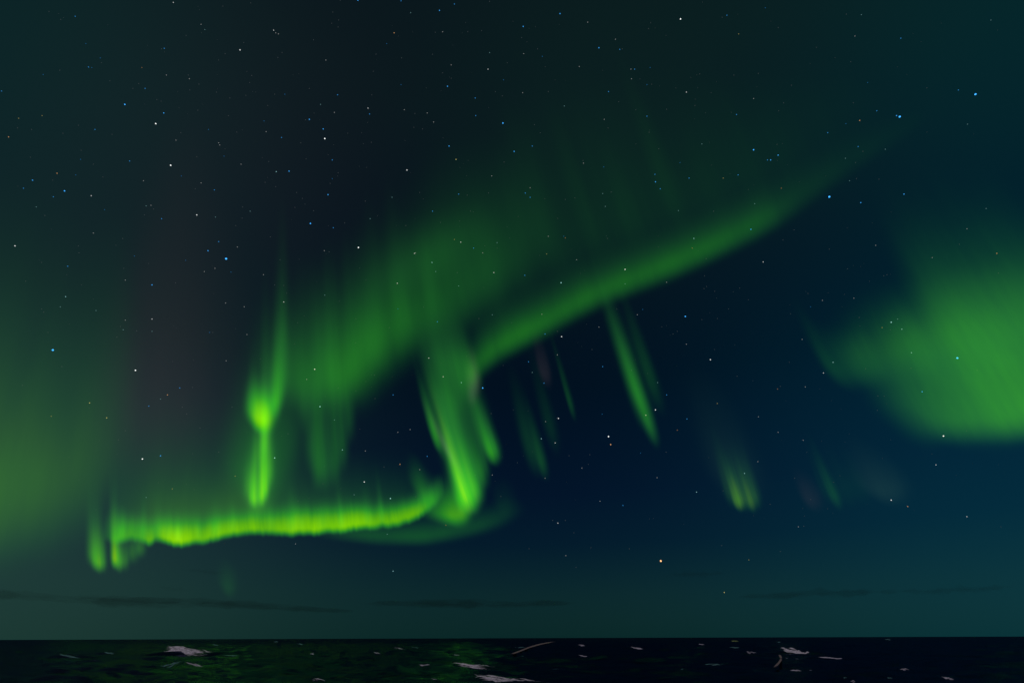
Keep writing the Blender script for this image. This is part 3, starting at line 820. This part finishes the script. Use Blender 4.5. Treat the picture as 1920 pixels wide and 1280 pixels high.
# ------------------------------------------------------------------ stars
STAR_TXT = """
325,5,w3 418,12,g1 470,6,b1 92,22,b1 141,31,b3 114,37,b1 377,46,w2 384,56,c2 349,67,g1 161,82,b2 303,92,b1 308,91,b3 450,94,w4 422,101,w1 457,80,g1 410,113,g1 188,109,b2 190,118,w1 166,126,b3 172,127,b2 112,132,c1 81,140,b2 266,127,o2 312,141,w2 353,141,w1 355,148,w2 373,158,c1 206,152,c1 3,171,b3 272,166,b3 260,157,c1 249,166,g1 356,169,c1 406,173,g1 472,142,g1 468,155,w1 461,179,w1 431,184,b1 294,187,b1 302,190,w1 234,196,b5 307,212,b4 292,232,w5 35,222,y2 79,217,y2 33,240,c1 16,257,o3 59,243,g1 118,250,g1 178,243,b3 147,235,g1 210,252,g1 371,207,g1 428,217,b1 391,243,b2 339,249,w1 330,263,w2 444,248,g1 410,268,w2 412,272,w2 57,295,y1 152,282,g1 151,299,b2 175,308,g1 243,302,b3 320,310,w5 369,294,c1 420,293,b2 452,308,w2
671,1,b4 638,1,b1 752,2,b3 852,8,b3 918,3,c1 624,23,w1 824,20,b4 770,24,c2 635,38,c1 622,44,g1 634,51,c1 513,57,w3 517,62,w2 522,64,w2 588,75,g1 739,62,o3 725,82,b2 816,61,g1 830,60,w2 877,60,w1 903,58,g1 529,99,w1 521,108,w1 611,113,w2 705,102,o1 753,109,w1 811,102,c1 918,99,c2 951,118,c1 846,122,w2 915,130,w3 830,137,c1 846,147,g1 700,134,g1 580,166,c1 752,159,b2 839,162,b4 944,150,b2 515,177,o1 534,177,b2 633,178,b3 697,178,w1 891,184,b3 929,172,c1 942,180,g1 601,196,c2 690,203,w3 693,214,b3 627,211,w2 502,198,g1 758,206,w2 801,212,w2 778,213,c1 580,224,b4 573,225,w1 813,229,w2 892,217,b3 943,231,b5 495,227,b2 499,247,w2 606,242,b4 609,260,w5 528,258,b3 776,239,w1 792,242,w1 652,250,g1 564,268,c1 696,267,g1 842,274,b4 855,299,y3 623,300,b3 574,298,w1 504,303,w1 763,319,w4 945,304,g1
981,50,b4 1050,26,b4 1102,42,w2 1276,36,w5 1220,43,w1 1216,54,w1 978,71,g1 1154,74,w2 1123,90,b4 1162,93,b3 1167,92,w1 1363,29,b3 1354,33,g1 1435,15,b2 1385,64,y2 982,101,w2 1008,92,c1 1017,106,b2 1086,125,w2 1183,130,w2 1190,130,b3 1219,127,b2 1184,148,w2 1141,172,b3 1213,159,b2 1222,158,g1 1287,173,w3 1312,139,g1 1376,141,c1 1422,138,c1 1413,185,w2 980,174,w2 1028,172,w1 1058,199,c2 1160,191,c1 1192,206,w1 1213,218,b3 1303,198,c1 1381,215,b3 1250,205,g1 1002,234,b1 1013,249,y1 1133,224,w2 1140,240,w1 1217,248,w1 1316,270,c2 964,284,b4 998,274,b3 1235,279,c1 1413,281,b5 1275,305,b2 1093,301,w1 1094,306,w2 1132,313,b2 1439,300,b3
1459,52,g1 1587,27,g1 1615,28,c2 1603,68,w2 1531,89,c1 1689,72,b3 1858,38,c2 1595,116,b1 1484,160,c1 1627,155,b2 1738,165,g1 1797,169,b3 1829,177,b6 1687,219,b6 1681,217,b4 1644,208,b3 1612,226,o3 1586,232,b2 1552,249,b3 1600,193,c1 1814,233,c2 1609,275,b3 1618,284,g1 1660,280,c2 1585,297,c2 1604,305,c1 1459,291,b4 1445,300,b4 1457,271,c1 1460,208,g1 1469,193,b1
107,325,o3 142,328,b2 61,338,b4 44,353,b3 99,338,g1 121,358,b5 100,369,b3 193,332,c1 269,339,w2 340,330,b2 377,343,w2 366,354,y1 402,356,b3 171,367,w3 68,388,c2 84,404,c1 196,393,b2 274,386,c2 283,385,w2 288,392,w1 271,403,c1 303,410,b3 369,403,w4 404,407,c2 455,388,c1 469,396,c2 454,409,b1 442,423,o1 175,437,w2 230,447,c1 28,461,w4 147,461,c1 148,474,c1 252,480,b2 348,488,b2 390,470,b4 410,453,b3 424,485,b6 403,503,w2 383,509,w2 433,510,b2 445,463,w2 78,492,c1 127,499,b3 235,525,w2 232,503,y1 285,534,b4 48,527,c1 123,556,c3 113,575,c2 78,579,c1 82,585,c1 180,582,c2 329,530,g1 423,568,w2 458,575,w2 285,598,w3 235,600,w2 231,618,c2 285,621,c2 226,612,w1 256,620,w1 219,632,w1 393,623,b2 399,623,c1 463,627,w2 90,623,c1
518,322,c3 542,321,b4 497,342,b1 517,350,c1 623,335,b2 619,344,w1 615,365,b4 556,361,g1 567,372,g1 553,389,w1 588,395,c1 634,324,g1 582,419,b5 625,427,b3 646,418,c1 694,410,c2 735,370,c2 685,377,c1 787,361,c1 860,364,b3 876,366,g1 922,330,w2 916,362,c1 811,396,b3 882,396,c1 761,423,c1 826,417,y1 507,444,c1 672,464,w5 608,470,w2 617,472,g1 852,449,y2 864,454,w3 888,465,b3 905,474,w2 777,475,w3 779,474,w2 810,492,c3 817,509,c2 857,511,b1 926,511,w3 494,515,w2 532,535,w1 532,566,w3 609,553,c2 745,531,w3 860,536,c2 746,579,b2 820,603,b3 923,590,c2 898,597,c1 730,614,c1 932,455,c2 525,487,g1 515,534,g1
994,352,w2 985,362,b3 994,370,b3 1228,327,b3 1229,341,b4 1238,354,b3 1292,334,b3 1356,334,y2 1384,328,b3 1130,363,c2 1146,360,c1 1060,374,c1 1078,371,g1 1135,387,c2 1272,395,c2 1338,396,c1 1415,382,c2 1408,430,b4 1301,447,c3 1298,465,o2 1028,443,w2 1057,443,b2 1060,446,o2 1025,476,y2 1081,487,w2 984,516,b3 1052,530,c4 1172,505,w4 1172,532,c2 1139,447,g1 1016,589,w2 1250,529,w2 1321,517,w1 1431,491,w3 1387,540,w1 1325,537,b1 1195,590,w2 1285,593,b5 1316,599,w1 1123,613,w2 1205,580,b2 1340,546,b1 1022,626,b3 1053,631,w4 1045,621,g1 1270,621,w1 1262,626,w1 1345,597,w1 1366,579,b1 1324,485,c1 1320,541,g1 1403,562,w1
1465,353,o2 1555,369,b6 1614,380,b4 1695,364,b4 1606,335,y1 1593,339,c2 1648,336,c1 1849,391,c2 1813,429,w2 1799,458,g1 1869,475,o3 1748,483,w2 1642,460,w2 1489,431,w1 1468,450,c1 1555,467,w1 1589,504,c1 1657,517,c1 1663,515,c1 1671,604,c4 1683,598,c2 1691,617,c3 1654,614,y2 1601,559,w2 1542,563,w2 1520,575,b2 1611,595,y1 1482,588,w1 1504,636,w2 1872,512,c1 1515,550,g1
99,656,b6 254,694,w5 42,722,c1 168,755,y3 96,780,y2 200,783,y3 279,761,b3 301,748,c2 314,740,o3 337,727,b3 424,676,w2 435,763,w1 342,763,w1 350,776,w1 375,802,c1 235,807,c1 222,824,c1 267,860,w5 301,854,b4 323,916,y2 274,932,c2 441,892,y2 410,847,y1 116,687,g1 361,726,w1
590,692,w4 575,711,w2 600,762,c4 804,671,w3 865,717,c3 905,727,b5 831,706,w3 737,740,b3 702,703,c1 634,727,w1 627,787,c2 642,843,c3 685,845,w2 515,858,c4 769,805,w2 746,810,w2 750,870,o3 683,903,w4 801,855,b3 787,880,w2 732,934,c4 664,927,c2 923,890,w2 939,930,w1 540,813,c1 921,775,c1 703,747,c1 720,875,c1
991,678,b3 998,698,c2 1020,718,b3 1045,665,w2 1130,687,b3 1332,674,w4 1287,645,w2 1184,694,c1 1229,768,w4 1211,778,w3 1141,818,w5 1145,833,o4 1047,784,w4 1023,790,w2 1015,822,c3 1041,830,w3 1129,776,b2 1250,740,b3 1288,785,b3 1270,806,o2 1249,847,o1 1201,849,b2 1345,756,y2 1396,887,c3 1421,865,w2 1306,922,c3 1125,939,w2 1168,947,b3 1106,852,w1 1091,877,w2 1103,870,w1 1022,896,w2 1422,781,w2 1232,895,w2 1233,717,c2 1382,705,c1 1110,655,g1 1067,854,g1 970,867,w1
1795,671,b6 1562,679,c3 1544,699,w3 1729,734,b4 1709,661,c3 1708,690,c1 1646,742,w1 1645,769,y1 1769,817,w5 1458,729,o2 1463,724,y1 1510,725,w2 1459,810,w2 1506,825,w2 1490,896,w1 1755,871,w3 1671,937,w4 1702,949,o3 1520,936,g1 1832,694,c1 1480,679,w1 1623,691,y1 1444,945,c1
836,984,o2 726,1001,c2 737,1070,c3 1046,980,w3 1061,1041,w2 1036,975,w1 1239,1051,o6 1080,1063,w1 992,1028,w1 1076,998,w1 1060,975,w1 1108,1026,w1 1180,1028,w1 1497,987,w2 1507,986,w1 1404,1049,y2 1358,1110,y3 1813,968,w3 1353,1022,w1 1463,1033,w1 554,1019,w2 421,1018,w1
"""
SPECIAL = {
    (234, 196): 'brighter blue star in the upper corner of the sky, above two white ones',
    (292, 232): 'upper of two bright white stars in line in the corner of the sky',
    (320, 310): 'lower of two bright white stars in line in the corner of the sky',
    (943, 231): 'bright blue star high above the middle of the aurora',
    (609, 260): 'bright white star below a pair of blue ones in the upper sky',
    (1276, 36): 'bright white star nearest the top edge of the photo',
    (1413, 281): 'bright pale blue star leading a short chain of blue stars above the arc',
    (1829, 177): 'largest blue star, nearest the upper corner beyond the arc',
    (1687, 219): 'large blue star with a small blue companion touching it',
    (1681, 217): 'small blue companion star touching a large blue star',
    (1555, 369): 'large blue white star just past the tip of the diagonal arc',
    (121, 358): 'bright blue star among a loose cluster of blue stars near the photo edge',
    (424, 485): 'bright violet blue star above the tall green column',
    (582, 419): 'bright blue star above the large diffuse green cloud of light',
    (672, 464): 'white star at the top of the large diffuse green cloud of light',
    (1285, 593): 'bright blue star alone in the dark gap under the diagonal arc',
    (99, 656): 'large blue star over the pale glow at the photo edge',
    (254, 694): 'pinkish white star inside the dull reddish veil',
    (267, 860): 'white star beside a small blue one above the short hook',
    (905, 727): 'bright blue star tucked into the dark bay of the curl',
    (1141, 818): 'bright white star with an orange companion below it in the dark gap',
    (1145, 833): 'small orange star right below a bright white one in the dark gap',
    (1795, 671): 'large blue star shining through the broad green patch',
    (1769, 817): 'white star on the lower border of the broad green patch',
    (1239, 1051): 'bright orange planet low over the sea',
    (1358, 1110): 'yellow star lowest over the sea',
    (737, 1070): 'pale star alone between the bright band and the horizon',
    (1869, 475): 'orange star above the broad green patch near the photo edge',
    (1052, 530): 'cyan white star on the lower half of the diagonal arc',
    (1172, 505): 'white star in the middle of the diagonal arc',
    (1408, 430): 'blue star on the upper end of the diagonal arc',
    (590, 692): 'white star among the wispy rays under the diffuse cloud',
    (1671, 937): 'white star below the faint grey green beam',
    (1702, 949): 'orange star just past the foot of the faint grey green beam',
    (107, 325): 'small orange star near a loose cluster of blue stars at the photo edge',
    (16, 257): 'small orange star hugging the photo edge',
    (739, 62): 'small orange star high in the dark middle of the sky',
    (1612, 226): 'small orange star near the large blue star with a companion',
    (314, 740): 'small orange star at the end of a short row in the reddish veil',
    (750, 870): 'small orange star in the dark hollow above the bright band',
    (836, 984): 'faint orange star in the veil under the end of the bright band',
}
SCOL = {'b': (0.05, 0.40, 1.0), 'w': (0.95, 1.0, 1.0), 'c': (0.40, 0.85, 0.90), 'o': (1.0, 0.52, 0.22), 'y': (1.0, 0.88, 0.30), 'g': (0.60, 0.72, 0.78)}
SNAME = {'b': 'blue', 'w': 'white', 'c': 'cyan', 'o': 'orange', 'y': 'yellow', 'g': 'grey'}
SMAG = {1: (0.60, 0.10), 2: (0.74, 0.24), 3: (0.86, 0.50), 4: (0.98, 0.85), 5: (1.15, 1.3), 6: (1.7, 1.7)}   # radius in photo px, light
STAR_D = 6.0e6


def star_mat(key, mag):
    m, n, l = new_mat('star_%s_%d' % (SNAME[key], mag))
    m.cycles.emission_sampling = 'NONE'
    out = N(n, 'ShaderNodeOutputMaterial')
    e = N(n, 'ShaderNodeEmission')
    e.inputs[0].default_value = (*SCOL[key], 1)
    e.inputs[1].default_value = SMAG[mag][1]
    l.new(e.outputs[0], out.inputs[0])
    return m


def ico():
    import bmesh
    bm = bmesh.new()
    bmesh.ops.create_icosphere(bm, subdivisions=2, radius=1.0)
    bm.verts.ensure_lookup_table()
    v = np.array([q.co[:] for q in bm.verts])
    f = np.array([[q.index for q in t.verts] for t in bm.faces])
    bm.free()
    return v, f


IV, IF = ico()
smesh, smats = {}, {}
faint_v, faint_f, fo = [], [], 0


LANDMARK = {
    (234, 196): 'the blue star in the upper left corner', (320, 310): 'the lower white star of the corner pair', (609, 260): 'the bright white star high left of centre',
    (943, 231): 'the bright blue star high above centre', (1276, 36): 'the bright white star by the top edge', (1413, 281): 'the pale blue star above the arc',
    (1829, 177): 'the largest blue star', (1687, 219): 'the blue star with a companion', (1555, 369): 'the blue star past the tip of the arc',
    (121, 358): 'the bright blue star of the edge cluster', (424, 485): 'the violet star above the green column', (672, 464): 'the white star atop the diffuse cloud',
    (1285, 593): 'the lone blue star under the arc', (99, 656): 'the large blue star by the left edge', (267, 860): 'the white star above the short hook',
    (905, 727): 'the blue star in the bay of the curl', (1141, 818): 'the white star with an orange companion', (1795, 671): 'the star inside the green patch',
    (1239, 1051): 'the orange planet', (490, 770): 'the bright green knot', (1172, 505): 'the white star on the arc', (750, 870): 'the orange star in the dark hollow',
    (1671, 937): 'the white star below the grey beam', (1052, 530): 'the cyan star on the arc', (254, 694): 'the pinkish star in the reddish veil',
}
NTH = ['nearest', 'second nearest', 'third nearest', 'fourth nearest', 'fifth nearest', 'sixth nearest', 'seventh nearest', 'eighth nearest', 'ninth nearest', 'tenth nearest', 'eleventh nearest', 'twelfth nearest']
SIZE = {1: 'dim', 2: 'faint', 3: 'small', 4: 'clear', 5: 'bright', 6: 'large'}
ALL = [(float(a), float(b), c[0], int(c[1])) for a, b, c in (t.split(',') for t in STAR_TXT.split())]


def star_label(x, y, key, mag):
    """which one it is: its look, and how near it comes to the closest thing that is easy to find"""
    best = None
    for p, name in LANDMARK.items():
        d = math.hypot(p[0] - x, p[1] - y)
        rank = sum(1 for q in ALL if q[2] == key and q[3] == mag and (q[0], q[1]) not in LANDMARK and (int(q[0]), int(q[1])) not in SPECIAL and math.hypot(p[0] - q[0], p[1] - q[1]) < d)
        if rank < len(NTH) and (best is None or d * (1 + 0.25 * rank) < best[0]):
            best = (d * (1 + 0.25 * rank), '%s %s star, %s to %s' % (SIZE[mag], SNAME[key], NTH[rank] + ' such', name))
    return best[1]


def star_size(x, y, mag):
    d = np.array(cam_dir(x, y))
    c = max(0.3, float(-(d @ CR[:, 2])))
    return d * STAR_D, STAR_D / FPX * SMAG[mag][0] * c ** 1.3


for tok in STAR_TXT.split():
    x, y, km = tok.split(',')
    x, y, key, mag = float(x), float(y), km[0], int(km[1])
    P, rad = star_size(x, y, mag)
    if mag == 1:
        faint_v.append(IV * rad + P)
        faint_f.append(IF + fo)
        fo += len(IV)
        continue
    if (key, mag) not in smats:
        smats[(key, mag)] = star_mat(key, mag)
        me = bpy.data.meshes.new('star')
        me.from_pydata([tuple(q) for q in IV], [], [tuple(int(i) for i in q) for q in IF])
        me.materials.append(smats[(key, mag)])
        smesh[(key, mag)] = me
    o = bpy.data.objects.new('star', smesh[(key, mag)])
    COL.objects.link(o)
    o.location = P
    o.scale = (rad,) * 3
    lab = SPECIAL.get((int(x), int(y)))
    if lab:
        tag(o, lab, 'planet' if 'planet' in lab else 'star', 'stars of the night sky')
    else:
        tag(o, star_label(x, y, key, mag), 'star', 'stars of the night sky')

for _ in range(1500):
    x, y = rng.uniform(-500, 2400), rng.uniform(-700, 1000)
    if vnoise2(x / 160, y / 160, 3.3) < rng.uniform(0.25, 0.85):
        continue
    P, rad = star_size(x, y, 1)
    rad *= rng.uniform(0.45, 0.8)
    faint_v.append(IV * rad + P)
    faint_f.append(IF + fo)
    fo += len(IV)
m_faint = star_mat('g', 1)
o = new_obj('faint_stars', np.concatenate(faint_v), np.concatenate(faint_f), m_faint)
tag(o, 'dust of the faintest stars across the night sky', None, None, 'stuff')
